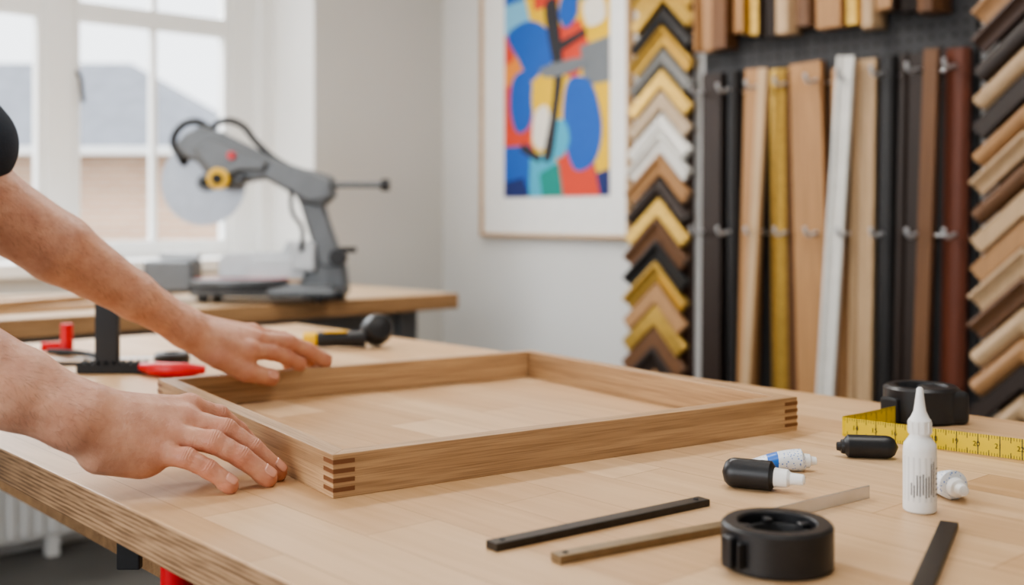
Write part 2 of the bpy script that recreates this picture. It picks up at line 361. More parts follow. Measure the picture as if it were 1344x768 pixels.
fb = [tuple(range(n)), tuple(range(n, 2*n))[::-1]]+[(i, (i+1) % n, n+(i+1) % n, n+i) for i in range(n)]
mesh('blade', vb, fb, m_blade, sw, loc=qx(262, 240, .05))
cyl('arbor_flange', .03, .02, qx(266, 240, .04), m_greym, sw, rot=(PI/2, 0, 0)); cyl('arbor_bolt', .013, .04, qx(266, 240, .03), m_blackm, sw, rot=(PI/2, 0, 0))
poly('head_casting', q([(232, 192), (246, 176), (268, 166), (300, 178), (332, 194), (372, 213), (412, 226), (436, 236), (438, 262), (408, 268), (386, 256), (350, 236), (326, 240), (302, 250), (280, 240), (262, 214), (246, 208)]), .07, 0.0, m_greym, sw, .012)
poly('head_cover', q([(258, 196), (282, 182), (318, 196), (356, 214), (350, 226), (318, 226), (296, 238), (276, 222)]), .03, -.045, m_greym, sw, .01)
poly('blade_guard', q([(226, 206), (236, 184), (262, 168), (288, 172), (310, 190), (318, 210), (300, 212), (284, 200), (262, 196), (244, 208), (236, 220)]), .05, .055, m_blackm, sw, .008)
cyl('motor_housing', .052, .13, qx(298, 212, .13), m_greym, sw, rot=(PI/2, 0, 0))
cyl('yellow_dial', .036, .03, qx(293, 236, -.06), m_yellow, sw, rot=(PI/2, 0, 0)); cyl('dial_hub', .018, .04, qx(293, 236, -.065), m_blackm, sw, rot=(PI/2, 0, 0))
cyl('red_button', .014, .02, qx(310, 206, -.065), m_red, sw, rot=(PI/2, 0, 0))
cyl('lever_knob', .017, .03, qx(320, 236, -.05), m_black, sw, rot=(PI/2, 0, 0))
tube('trigger_handle', [qx(240, 208, 0), qx(228, 190, 0), qx(236, 168, 0), qx(256, 160, 0), qx(276, 170, 0)], .013, m_black, sw)
tube('carry_handle', [qx(276, 172, -.01), qx(292, 160, -.01), qx(316, 164, -.01), qx(338, 188, -.01), qx(360, 208, -.01), qx(380, 220, -.01)], .0115, m_black, sw)
poly('pivot_block', q([(384, 230), (404, 222), (436, 232), (440, 258), (424, 272), (392, 266)]), .10, .02, m_greym, sw, .012)
poly('rear_arm', q([(390, 256), (420, 252), (432, 292), (446, 332), (440, 352), (420, 352), (412, 328), (402, 296)]), .06, .02, m_greym, sw, .01)
poly('rear_support', q([(402, 330), (432, 322), (452, 350), (456, 388), (440, 393), (396, 393), (392, 372), (404, 352)]), .09, .04, m_greym, sw, .012)
tube('cable', [qx(384, 250, -.03), qx(388, 280, -.05), qx(400, 300, -.05), qx(398, 330, -.04)], .007, m_blackm, sw)
cyl('guide_rod', .0105, .20, qx(462, 243, .02), m_greym, sw, rot=(0, PI/2, 0)); cyl('rod_knob', .021, .03, qx(505, 243, .02), m_black, sw, rot=(0, PI/2, 0))
cyl('bevel_knob', .03, .035, qx(446, 338, -.03), m_black, sw, rot=(PI/2, 0, 0)); cyl('bevel_lever', .01, .06, qx(458, 328, -.03), m_black, sw, rot=(0, PI/2, 0))
bx('bevel_scale', .13, .21, -.03, .0, .10, .20, m_lgrey, sw, .008)

# ------------------------------------------------------------------ framed print
fp = empty('framed_abstract_print', (XW, 3.395, 1.10), -PI/2)
bx('backing', -.445, .445, -.022, 0, .005, 1.315, m_white, fp)
fo = wood('pale_oak_frame', srgb(190, 152, 108), srgb(214, 180, 138), 0, .5)
bx('frame_bottom', -.45, .45, -.034, 0, 0, .016, fo, fp, .002); bx('frame_top', -.45, .45, -.034, 0, 1.304, 1.32, fo, fp, .002)
bx('frame_l', -.45, -.434, -.034, 0, .016, 1.304, fo, fp, .002); bx('frame_r', .434, .45, -.034, 0, .016, 1.304, fo, fp, .002)
P_ = {'yel': srgb(240, 196, 40), 'blu': srgb(28, 94, 184), 'red': srgb(220, 74, 50), 'cya': srgb(75, 175, 205), 'tea': srgb(20, 140, 130), 'ora': srgb(236, 146, 60), 'whi': srgb(238, 232, 220), 'blk': srgb(48, 46, 50), 'gry': srgb(120, 125, 130), 'nav': srgb(26, 46, 110), 'lbl': srgb(125, 190, 222)}
PM = {k: M('print_'+k, c, .6, var=.04, scale=60) for k, c in P_.items()}
def a2(px, py): return (-.292+(px-663)/138*.632, .173+(258-py)*.00325)
lay = [0]
def shape(pts, key, curve=False):
    p = [a2(*t) for t in pts]
    if curve:
        n = len(p); out = []
        for i in range(n):
            p0, p1, p2, p3 = [Vector(p[(i+k) % n]) for k in (-1, 0, 1, 2)]
            for t in (0, .2, .4, .6, .8):
                out.append(.5*((2*p1)+(-p0+p2)*t+(2*p0-5*p1+4*p2-p3)*t*t+(-p0+3*p1-3*p2+p3)*t**3))
        p = out
    y = -(.0225+lay[0]*.00018); lay[0] += 1
    p = [(min(.34, max(-.292, a)), min(1.149, max(.173, b))) for a, b in p]
    me = mesh('print_shape_%d' % lay[0], [(a, y, b) for a, b in p], [tuple(range(len(p)))], PM[key], fp)
shape([(663, -42), (801, -42), (801, 258), (663, 258)], 'yel')
shape([(663, -42), (700, -42), (690, 5), (663, 20)], 'blu'); shape([(663, 0), (692, -4), (700, 30), (663, 42)], 'lbl')
shape([(740, -42), (801, -42), (801, 8), (765, 12), (738, 0)], 'tea')
shape([(700, -42), (740, -42), (738, 10), (705, 14)], 'red')
shape([(663, 60), (690, 40), (700, 90), (680, 120), (663, 115)], 'ora'); shape([(663, 40), (680, 42), (676, 75), (663, 80)], 'red')
shape([(735, 40), (765, 36), (778, 75), (760, 110), (738, 100)], 'red')
shape([(765, 70), (801, 62), (801, 118), (770, 120)], 'gry')
shape([(663, 110), (700, 100), (712, 160), (690, 200), (663, 190)], 'red', 0)
shape([(663, 158), (690, 150), (706, 200), (663, 215)], 'red')
shape([(663, 190), (700, 190), (712, 258), (663, 258)], 'blu'); shape([(663, 238), (690, 232), (700, 258), (663, 258)], 'nav')
shape([(770, 195), (801, 180), (801, 258), (765, 258)], 'nav'); shape([(776, 190), (801, 180), (801, 225), (786, 230)], 'yel')
shape([(738, 200), (778, 196), (790, 258), (730, 258)], 'red')
shape([(700, 200), (735, 206), (730, 258), (698, 258)], 'cya'); shape([(712, 228), (738, 214), (744, 258), (716, 258)], 'tea')
shape([(668, 40), (700, 26), (728, 50), (726, 98), (700, 104), (684, 76)], 'blu', True)
shape([(676, 100), (694, 92), (704, 120), (700, 162), (682, 172), (672, 140)], 'blu', True)
shape([(706, 104), (738, 96), (756, 130), (748, 178), (720, 190), (704, 150)], 'yel', True)
shape([(706, 150), (722, 140), (728, 170), (718, 196), (704, 186)], 'whi', True)
shape([(750, 112), (778, 116), (792, 170), (784, 214), (758, 224), (744, 170)], 'blu', True)
shape([(728, 168), (744, 160), (752, 185), (742, 208), (728, 200)], 'cya', True)
shape([(744, 0), (760, -4), (762, 28), (748, 44), (738, 26)], 'blu', True)
shape([(720, 10), (734, 4), (740, 50), (744, 100), (738, 150), (730, 206), (718, 208), (728, 150), (732, 100), (724, 50)], 'blk', True)
shape([(716, 90), (764, 84), (770, 96), (738, 104), (718, 102)], 'gry', True)
shape([(740, 60), (772, 48), (774, 56), (742, 72)], 'blk'); shape([(690, 186), (716, 206), (712, 214), (686, 196)], 'blk')
shape([(770, 16), (792, 12), (796, 40), (776, 46)], 'whi', True)

# ------------------------------------------------------------------ frame corner sample chevrons
cols = {'tan': srgb(190, 145, 100), 'gold': srgb(205, 168, 90), 'dk': srgb(58, 46, 40), 'blk': srgb(38, 36, 36), 'gry': srgb(120, 120, 118), 'bei': srgb(198, 175, 145), 'wht': srgb(228, 226, 220), 'brn': srgb(124, 88, 60), 'lt': srgb(212, 180, 142), 'red': srgb(116, 62, 42), 'wal': srgb(84, 60, 48)}
mats_s = {}
for k, c in cols.items():
    if k == 'gold': mats_s[k] = M('gilt', c, .35, .7, .15, 60)
    elif k in ('wht', 'blk', 'gry'): mats_s[k] = M('lacquer_'+k, c, .4, 0, .05)
    else: mats_s[k] = wood('moulding_'+k, tuple(x*.8 for x in c[:3])+(1,), c, 2, .45, pore=.2)
def chevron(name, mat, w, prof, hw, parent, loc, slope=.95):
    al = math.atan(slope); ca, sa = math.cos(al), math.sin(al)
    pr = {0: [(0, 0), (0, .022), (.003, .025), (w-.003, .025), (w, .022), (w, 0)],
          1: [(0, 0), (0, .034), (.010, .037), (.016, .026), (w*.6, .016), (w-.008, .014), (w-.006, .018), (w, .016), (w, 0)],
          2: [(0, 0), (0, .014), (w*.2, .028), (w*.5, .034), (w*.8, .028), (w, .014), (w, 0)]}[prof]
    v = []
    L = hw/ca
    for a, b in pr:
        for sgn in (-1, 0, 1):
            if sgn == 0: x, z = 0, -a/ca
            else:
                x = sgn*(L*ca - a*sa); z = -L*sa - a*ca
            v.append((x, -b, z))
    n = len(pr); f = []
    for k in range(n):
        k2 = (k+1) % n
        for j in (0, 1): f.append((k*3+j, k*3+j+1, k2*3+j+1, k2*3+j))
    f.append(tuple(k*3 for k in range(n))); f.append(tuple(k*3+2 for k in range(n))[::-1])
    return mesh(name, v, f, mat, parent, loc=loc, rot=(math.radians(-6), 0, 0))
def chev_display(y, seq, z0, lean, pitch, off):
    e = empty('corner_sample_display', (XW-off, y, 0), -PI/2)
    box('backboard', (.20, .024, 2.4), (0, .0125, 1.3), mats_s['wal'], e)
    for i, k in enumerate(seq):
        z = z0-i*pitch; w = random.choice([.050, .054, .057])
        chevron('corner_sample_%d' % i, mats_s[k], w, random.choice([0, 1, 1, 2]), .155, e, ((-(2.1-z))*lean, -.008, z))
    return e
chev_display(2.745, ['tan', 'gold', 'gold', 'blk', 'gold', 'gry', 'gold', 'bei', 'wht', 'wht', 'tan', 'dk', 'gold', 'brn', 'blk', 'gold', 'tan', 'gold', 'brn', 'dk', 'tan', 'blk', 'gold'], 2.225, .035, .0805, .0265)
chev_display(1.395, ['brn', 'wal', 'tan', 'wal', 'dk', 'lt', 'dk', 'tan', 'lt', 'brn', 'lt', 'tan', 'lt', 'brn', 'lt', 'tan', 'dk', 'lt', 'wal', 'dk', 'tan', 'brn'], 2.10, .012, .0835, .0265)

# ------------------------------------------------------------------ moulding rack
def mould(name, mat, w, t, L, loc, tilt_y, kind, rk):
    pr = {0: [(-w/2, 0), (-w/2, -t), (w/2, -t), (w/2, 0)],
          1: [(-w/2, 0), (-w/2, -t), (-w*.3, -t*1.1), (-w*.2, -t*.7), (w*.3, -t*.5), (w*.35, -t*.65), (w/2, -t*.6), (w/2, 0)],
          2: [(-w/2, 0), (-w/2, -t*.5), (-w*.3, -t*.9), (0, -t), (w*.3, -t*.9), (w/2, -t*.5), (w/2, 0)]}[kind]
    n = len(pr); v = [(a, b, 0) for a, b in pr]+[(a, b, L) for a, b in pr]
    f = [tuple(range(n))[::-1], tuple(range(n, 2*n))]+[(i, (i+1) % n, n+(i+1) % n, n+i) for i in range(n)]
    return mesh(name, v, f, mat, rk, loc=loc, rot=(0, tilt_y, -PI/2))
def rack(y0, y1, ml, ks, shift):
    rk = empty('moulding_rack')
    bx('pegboard_back', XW-.03, XW-.003, y0, y1, 0.05, 2.75, m_peg, rk)
    pv, pf = [], []
    y = y0+.03
    while y < y1-.02:
        for iz in range(4):
            z = 1.70+iz*.037; c0 = len(pv)
            for k in range(8): pv.append((XW-.0305, y+.007*math.cos(k*PI/4), z+.007*math.sin(k*PI/4)))
            pf.append(tuple(range(c0, c0+8)))
        y += .037
    mesh('peg_holes', pv, pf, m_blackm, rk)
    for i, (yb_, yt, w, k, kd, zt, so) in enumerate(ml):
        L = zt-.06; tilt = math.atan2((yb_-yt), L)
        mould('moulding_length_%d' % i, mats_s[k], w, .03 if so == 0 else .022, L/math.cos(tilt), (XW-.05-so, yb_, .06), tilt, kd, rk)
    bx('bottom_ledge', XW-.17, XW-.03, y0, y1-.01, .0, .06, mats_s['wal'], rk, .003)
    y = y1-.02; i = 0
    while y > y0+.08:
        w = random.choice([.045, .06, .075, .09]); kk = ks[i % len(ks)]; zb = random.choice([1.78, 1.80, 1.83, 1.815])
        mould('upper_moulding_%d' % i, mats_s[kk], w, random.choice([.05, .07, .10]), .8, (XW-.05, y-w/2, zb), 0, random.choice([0, 1, 2]), rk); y -= w+.006; i += 1
    for r_, z in enumerate((1.63, 1.13, .55)):
        cyl('retaining_rail_%d' % r_, .005, y1-y0-.02, (XW-.045, (y0+y1)/2, z), m_steel, rk, rot=(PI/2, 0, 0))
        yy = y1-.03; j = 0
        while yy > y0+.01:
            tube('hook_%d_%d' % (r_, j), [(XW-.04, yy, z+.01), (XW-.09, yy, z+.005), (XW-.135, yy, z+.0), (XW-.15, yy, z+.022)], .0065, m_zinc, rk)
            yy -= .118; j += 1
    return rk
ml = [(2.515, 2.505, .085, 'dk', 0, 1.70, .0), (2.425, 2.42, .05, 'blk', 2, 1.70, .0), (2.375, 2.325, .07, 'tan', 0, 1.70, .0), (2.36, 2.25, .035, 'lt', 0, 1.69, .06),
      (2.215, 2.235, .075, 'gold', 2, 1.69, .0), (2.07, 2.12, .12, 'tan', 0, 1.70, .0), (2.06, 1.945, .055, 'wht', 1, 1.70, .05), (1.93, 1.905, .075, 'lt', 1, 1.69, .0),
      (1.845, 1.825, .055, 'blk', 2, 1.69, .0), (1.77, 1.735, .085, 'dk', 1, 1.69, .0), (1.715, 1.655, .045, 'brn', 0, 1.69, .05), (1.63, 1.60, .075, 'red', 2, 1.69, .0),
      (2.15, 2.17, .05, 'brn', 1, 1.68, .0), (1.985, 2.005, .05, 'tan', 2, 1.67, .0)]
rack(1.56, 2.575, ml, ['tan', 'brn', 'tan', 'gold', 'dk', 'lt', 'brn', 'tan', 'gold', 'lt', 'tan', 'dk', 'brn', 'tan', 'lt', 'red', 'brn', 'tan', 'dk', 'brn'], 0)
ml = []; y = 1.17
while y > -.3:
    w = random.choice([.05, .06, .08]); ml.append((y, y+.01, w, random.choice(list(cols)), random.choice([0, 1, 2]), 1.69, 0)); y -= w+.012
rack(-.4, 1.215, ml, ['tan', 'dk', 'lt', 'brn', 'gold', 'red'], 0)

# ------------------------------------------------------------------ oak frame being assembled
fr = empty('wooden_picture_frame', G(-.182, 1.14, TZ), math.radians(33)+ANG)
FL1, FL2, FT, FH = .675, .64, .022, .045
def rail(name, L, loc, rz):
    v = [(0, 0, 0), (L, 0, 0), (L-FT, FT, 0), (FT, FT, 0)]; v += [(a, b, FH) for a, b, c in v]
    return mesh(name, v, [(0, 1, 2, 3), (4, 5, 6, 7), (0, 1, 5, 4), (1, 2, 6, 5), (2, 3, 7, 6), (3, 0, 4, 7)], m_oak, fr, loc=loc, rot=(0, 0, rz), bevel=.0009)
rail('rail_front', FL1, (0, 0, 0), 0); rail('rail_right', FL2, (FL1, 0, 0), PI/2); rail('rail_back', FL1, (FL1, FL2, 0), PI); rail('rail_left', FL2, (0, FL2, 0), -PI/2)
for ci, (cx, cy, rz) in enumerate(((0, 0, 0), (FL1, 0, PI/2), (FL1, FL2, PI), (0, FL2, -PI/2))):
    for k, z in enumerate((.0085, .018, .0275, .037)):
        e = -.0003; v = [(e, e, -.0023), (.024, e, -.0023), (e, .024, -.0023)]; v += [(a, b, .0023) for a, b, c in v]
        mesh('spline_key_%d_%d' % (ci, k), v, [(0, 1, 2), (3, 4, 5), (0, 1, 4, 3), (1, 2, 5, 4), (2, 0, 3, 5)], m_walnut, fr, loc=(cx, cy, z), rot=(0, 0, rz))

# ------------------------------------------------------------------ small things on the bench
def bar(name, a, b, w, t, mat, hole=True):
    (x0, d0), (x1, d1) = a, b; L = math.hypot(x1-x0, d1-d0)
    e = empty(name, G((x0+x1)/2, (d0+d1)/2, TZ), ANG+math.atan2(d1-d0, x1-x0))
    box('strip', (L, w, t), (0, 0, t/2), mat, e, bevel=.0008)
    if hole:
        for s in (-1, 1): cyl('rivet_%d' % s, .0025, .001, (s*(L/2-.012), 0, t+.0003), m_blackm, e)
    return e
bar('dark_metal_bar', (-.018, .965), (.192, 1.118), .016, .007, m_darkbar)
bv = empty('sliding_bevel', G(.036, .930, TZ), ANG+math.radians(31))
box('stock', (.245, .015, .007), (.1225, 0, .0035), m_bronze, bv, bevel=.0008)
box('blade', (.155, .0016, .013), (.315, .006, .0066), m_steel, bv, rot=(0, 0, math.radians(6)), bevel=.0003)
cyl('pivot', .004, .012, (.236, 0, .006), m_steel, bv); cyl('rivet', .0025, .001, (.01, 0, .0073), m_blackm, bv)
bar('dark_metal_bar.001', (.404, 1.035), (.285, .80), .016, .006, m_darkbar, False)
def roll(name, loc, s, sh):
    tr = empty(name, loc, ANG)
    P = [(.043, 0), (.0455, .0025), (.0455, .0335), (.043, .036), (.033, .036), (.0315, .0345), (.0315, .010), (.029, .008), (.029, .002), (.043, 0)]
    lathe('outer_ring', [(a*s, b*sh) for a, b in P], m_black, tr, seg=72)
    P = [(.0215, .0005), (.028, .0005), (.0285, .002), (.0285, .027), (.0275, .028), (.022, .028), (.0215, .027), (.0215, .0005)]
    lathe('inner_hub', [(a*s, b*sh) for a, b in P], m_blackm, tr, seg=48)
    for i in range(5):
        a = i*2*PI/5+.4; box('tab_%d' % i, (.012*s, .008*s, .031*sh), (.0275*s*math.cos(a), .0275*s*math.sin(a), .0165*sh), m_black, tr, rot=(0, 0, a), bevel=.0015)
    return tr
tr = roll('black_band_clamp', G(.219, .925, TZ), 1, 1)
box('clip', (.014, .012, .026), (-.041, -.020, .017), m_black, tr, rot=(0, 0, math.radians(25)), bevel=.002)
for i in range(3): box('clip_rib_%d' % i, (.010, .002, .020), (-.036+.001*i, -.030+.0035*i-.004, .017), m_black, tr, rot=(0, 0, math.radians(35)), bevel=.0006)
# glue bottle
gb = empty('glue_bottle', G(.398, 1.093, TZ), ANG)
lathe('bottle', [(.0135, 0), (.0155, .0018), (.0158, .004), (.0158, .060), (.0150, .066), (.0115, .071), (.0095, .074), (.0095, .078)], m_white, gb)
lathe('nozzle_cap', [(.0108, .076), (.0110, .0775), (.0108, .089), (.0085, .092), (.0058, .098), (.0042, .110), (.0030, .1195), (.0018, .121), (0, .1212)], m_white, gb)
for i in range(12):
    a = i*PI/6; box('cap_rib_%d' % i, (.001, .0012, .010), (.0110*math.cos(a), .0110*math.sin(a), .0825), m_white, gb, rot=(0, 0, a))
def wrap_patch(name, a0, a1, z0, z1, r, mat, parent):
    n = 8; v = []; f = []
    for i in range(n+1):
        a = a0+(a1-a0)*i/n
        v += [(r*math.cos(a), r*math.sin(a), z0), (r*math.cos(a), r*math.sin(a), z1)]
    for i in range(n): f.append((2*i, 2*i+2, 2*i+3, 2*i+1))
    return mesh(name, v, f, mat, parent)
m_label = M('label_paper', srgb(222, 222, 220), .5, var=.03)
wrap_patch('label', -PI*.95, -.05*PI, .012, .055, .01592, m_label, gb)
for i in range(9):
    a = -PI*.78+i*.055*PI
    z0 = .016+random.random()*.004
    wrap_patch('print_%d' % i, a, a+.022*PI, z0, z0+random.choice([.012, .02, .03, .034]), .01602, m_greyp, gb)
for i in range(6): wrap_patch('print_row_%d' % i, -PI*.25, -PI*.12, .018+i*.005, .0195+i*.005, .01602, m_greyp, gb)
def tube_obj(name, loc, rz, L, r, bodymat, capmat, caplen=.02, crimp=True):
    e = empty(name, loc, rz)
    v = []; seg = 24; rings = 14
    for k in range(rings+1):
        t = k/rings; x = -L/2+L*t
        if crimp: fl = 1-t; hr = r*(1-fl**2*.82); wr = r*(1+fl*.25)
        else: s = min(1, math.sqrt(max(0.0, 1-((max(0, .28-t))/.28)**2))+.05); hr = wr = r*s
        if t > .93: hr *= 1-(t-.93)*5; wr *= 1-(t-.93)*5
        for i in range(seg):
            a = 2*PI*i/seg; v.append((x, wr*math.cos(a), r+hr*math.sin(a) - (r-hr)*(.55 if crimp else 0)))
    f = [(k*seg+i, k*seg+(i+1) % seg, (k+1)*seg+(i+1) % seg, (k+1)*seg+i) for k in range(rings) for i in range(seg)]
    f += [tuple(range(seg))[::-1], tuple(range(rings*seg, (rings+1)*seg))]
    mesh('body', v, f, bodymat, e, smooth=40)
    lathe('cap', [(r*.62, 0), (r*.66, .001), (r*.60, caplen*.45), (r*.42, caplen*.55), (r*.36, caplen*.95), (r*.25, caplen), (0, caplen)], capmat, e, loc=(L/2-.001, 0, r*.93), rot=(0, PI/2, 0), seg=28)
    return e
def blue_label():
    m, nt, b = new_mat('blue_lettering_label')
    tc = N(nt, 'ShaderNodeTexCoord'); mp = N(nt, 'ShaderNodeMapping'); mp.inputs['Scale'].default_value = (330, 420, 300)
    nt.links.new(tc.outputs['Object'], mp.inputs[0]); vo = N(nt, 'ShaderNodeTexVoronoi'); vo.distance = 'MANHATTAN'; nt.links.new(mp.outputs[0], vo.inputs['Vector']); vo.inputs['Scale'].default_value = 1
    r = N(nt, 'ShaderNodeValToRGB'); r.color_ramp.interpolation = 'CONSTANT'; r.color_ramp.elements[0].color = srgb(70, 125, 205); r.color_ramp.elements[1].position = .36; r.color_ramp.elements[1].color = srgb(232, 236, 240)
    nt.links.new(vo.outputs['Distance'], r.inputs['Fac'])
    sp = N(nt, 'ShaderNodeSeparateXYZ'); nt.links.new(tc.outputs['Object'], sp.inputs[0])
    cm = N(nt, 'ShaderNodeMath', operation='COMPARE'); cm.inputs[1].default_value = -.006; cm.inputs[2].default_value = .006; nt.links.new(sp.outputs['X'], cm.inputs[0])
    mx = N(nt, 'ShaderNodeMix', data_type='RGBA'); nt.links.new(cm.outputs[0], mx.inputs['Factor']); nt.links.new(r.outputs['Color'], mx.inputs['A']); mx.inputs['B'].default_value = srgb(45, 110, 200)
    nt.links.new(mx.outputs['Result'], b.inputs['Base Color']); b.inputs['Roughness'].default_value = .35
    return m
m_bl = blue_label()
tube_obj('glue_tube', G(.30, 1.268, TZ), ANG+math.radians(-5), .062, .0125, m_bl, m_white, .014)
tube_obj('black_adhesive_tube', G(.250, 1.185, TZ), ANG+math.radians(-25), .056, .0155, m_black, m_white, .032, False)
tube_obj('glue_tube.001', G(.445, 1.155, TZ), ANG+math.radians(-82), .046, .0150, m_bl, m_white, .018)
tube_obj('black_marker_stub', G(.428, 1.335, TZ), ANG+math.radians(170), .062, .0135, m_black, m_black, .010, False)
# tape measure
tm = empty('tape_measure', G(.438, 1.470, TZ), ANG)
lathe('case_ring', [(.047, 0), (.0515, .004), (.0515, .046), (.047, .050), (.036, .050), (.034, .047), (.034, .030), (.020, .028), (.018, .034), (0, .034)], m_black, tm, loc=(.140, .112, 0), seg=72)
box('case_block', (.05, .085, .046), (.168, .112, .0235), m_black, tm, bevel=.008, seg=4)
box('mouth', (.014, .03, .034), (.092, .094, .018), m_blackm, tm, rot=(0, 0, .5), bevel=.003)
ex, ey = .759, -.652
path = [(.095, .082), (.085, .074), (.06, .052), (.025, .022), (.008, .010)]
path += [(.000, .004), (-.005, -.002), (-.003, -.008)]
p0 = Vector((-.003, -.008)); 
for i in range(1, 24): path.append((p0.x+ex*i*.015, p0.y+ey*i*.015))
uvl = []; vv = []; s = 0
for i, p in enumerate(path):
    if i: s += math.dist(path[i-1], p)
    vv += [(p[0], p[1], .0005), (p[0], p[1], .0255)]; uvl.append(s)
me = bpy.data.meshes.new('blade'); me.from_pydata(vv, [], [(2*i, 2*i+2, 2*i+3, 2*i+1) for i in range(len(path)-1)])
ul = me.uv_layers.new(name='UVMap')
for pl in me.polygons:
    for li in pl.loop_indices:
        vi = me.loops[li].vertex_index; ul.data[li].uv = (uvl[vi//2], vi % 2)
me.materials.append(m_tape); ob = link(bpy.data.objects.new('blade', me), tm); so = ob.modifiers.new('s', 'SOLIDIFY'); so.thickness = .0004; so.offset = 0
for i in range(12):
    t = .014+i*.0254
    text('numeral_%d' % i, str(14+i), .0085, m_blackm, tm, (p0.x+ex*t-.652*.0006, p0.y+ey*t-.759*.0006, .013), (PI/2, 0, math.atan2(ey, ex)))
# screwdriver
sd = empty('ratchet_screwdriver', G(-.385, 2.44, TZ), ANG+math.radians(10))
hx = (0, PI/2, 0)
lathe('handle', [(.0, -.055), (.014, -.053), (.017, -.04), (.0155, -.01), (.0175, .03), (.019, .055), (.0, .056)], m_black, sd, loc=(.01, 0, .0205), rot=hx)
lathe('yellow_collar', [(.0125, -.015), (.0165, -.012), (.0175, .012), (.015, .015)], m_yellow, sd, loc=(-.055, 0, .0205), rot=hx)
cyl('shaft', .0035, .05, (-.095, 0, .0205), m_steel, sd, rot=hx)
box('yellow_stripe', (.05, .012, .004), (0, -.006, .0375), m_yellow, sd, bevel=.001)
lathe('head', [(0, -.03), (.026, -.027), (.034, -.012), (.034, .012), (.026, .027), (0, .03)], m_black, sd, loc=(.09, .01, .0385), rot=(PI/2.6, 0, .3))
# black & red bar clamp
bc = empty('bar_clamp', G(-.744, 2.06, TZ), ANG)
box('bar', (.043, .014, .125), (0, 0, .0755), m_black, bc, bevel=.002)
box('jaw', (.13, .030, .018), (.012, 0, .009), m_blackm, bc, bevel=.003)
for i in range(9): box('serration_%d' % i, (.006, .032, .006), (-.045+i*.014, 0, .019), m_blackm, bc)
tube('red_grip', [(.07, -.02, .014), (.11, -.05, .014), (.16, -.06, .014), (.195, -.055, .014)], .012, m_red, bc, radii=[.7, 1.1, 1.1, .6])
tube('red_lever', [(.08, -.01, .010), (.12, -.02, .011), (.17, -.03, .011)], .009, m_red, bc)
pl_ = empty('red_screw_clamp', G(-.93, 2.34, TZ+.0005), ANG)
cyl('red_handle', .0125, .06, (0, 0, .034), m_red, pl_); cyl('pad', .022, .006, (0, 0, .003), m_blackm, pl_)
tube('arm', [(-.03, -.02, .0085), (.0, -.03, .0085), (.06, -.06, .0085), (.10, -.10, .0085)], .006, m_blackm, pl_)
cyl('second_handle', .010, .05, (-.04, .03, .0125), m_red, pl_, rot=(0, PI/2, .4))
rl = empty('steel_rule', G(-.80, 2.27, TZ), ANG+.12); box('rule', (.30, .028, .0015), (0, 0, .00075), m_steel, rl)
kb = empty('black_offcut_roll', G(-.665, 2.19, TZ), ANG); lathe('roll', [(.016, 0), (.032, .001), (.034, .006), (.034, .018), (.030, .022), (.016, .022), (.016, 0)], m_black, kb)
pc = empty('pencil', G(-.86, 2.16, TZ+.004), ANG+.05); cyl('pencil_body', .004, .17, (0, 0, 0), m_blackm, pc, rot=hx); cyl('tip', .0038, .012, (.091, 0, 0), m_bench_top, pc, rot=hx, r2=.0008)
uc = empty('bench_vice_clamp', G(-.425, 1.245, TZ-.042), ANG)
box('bar', (.026, .012, .062), (0, 0, -.031), m_black, uc, bevel=.002)
uh = empty('red_clamp_handle', G(-.335, 1.12, TZ-.042), ANG)
cyl('screw', .006, .02, (0, 0, -.01), m_steel, uh); cyl('handle', .016, .10, (0, 0, -.068), m_red, uh)

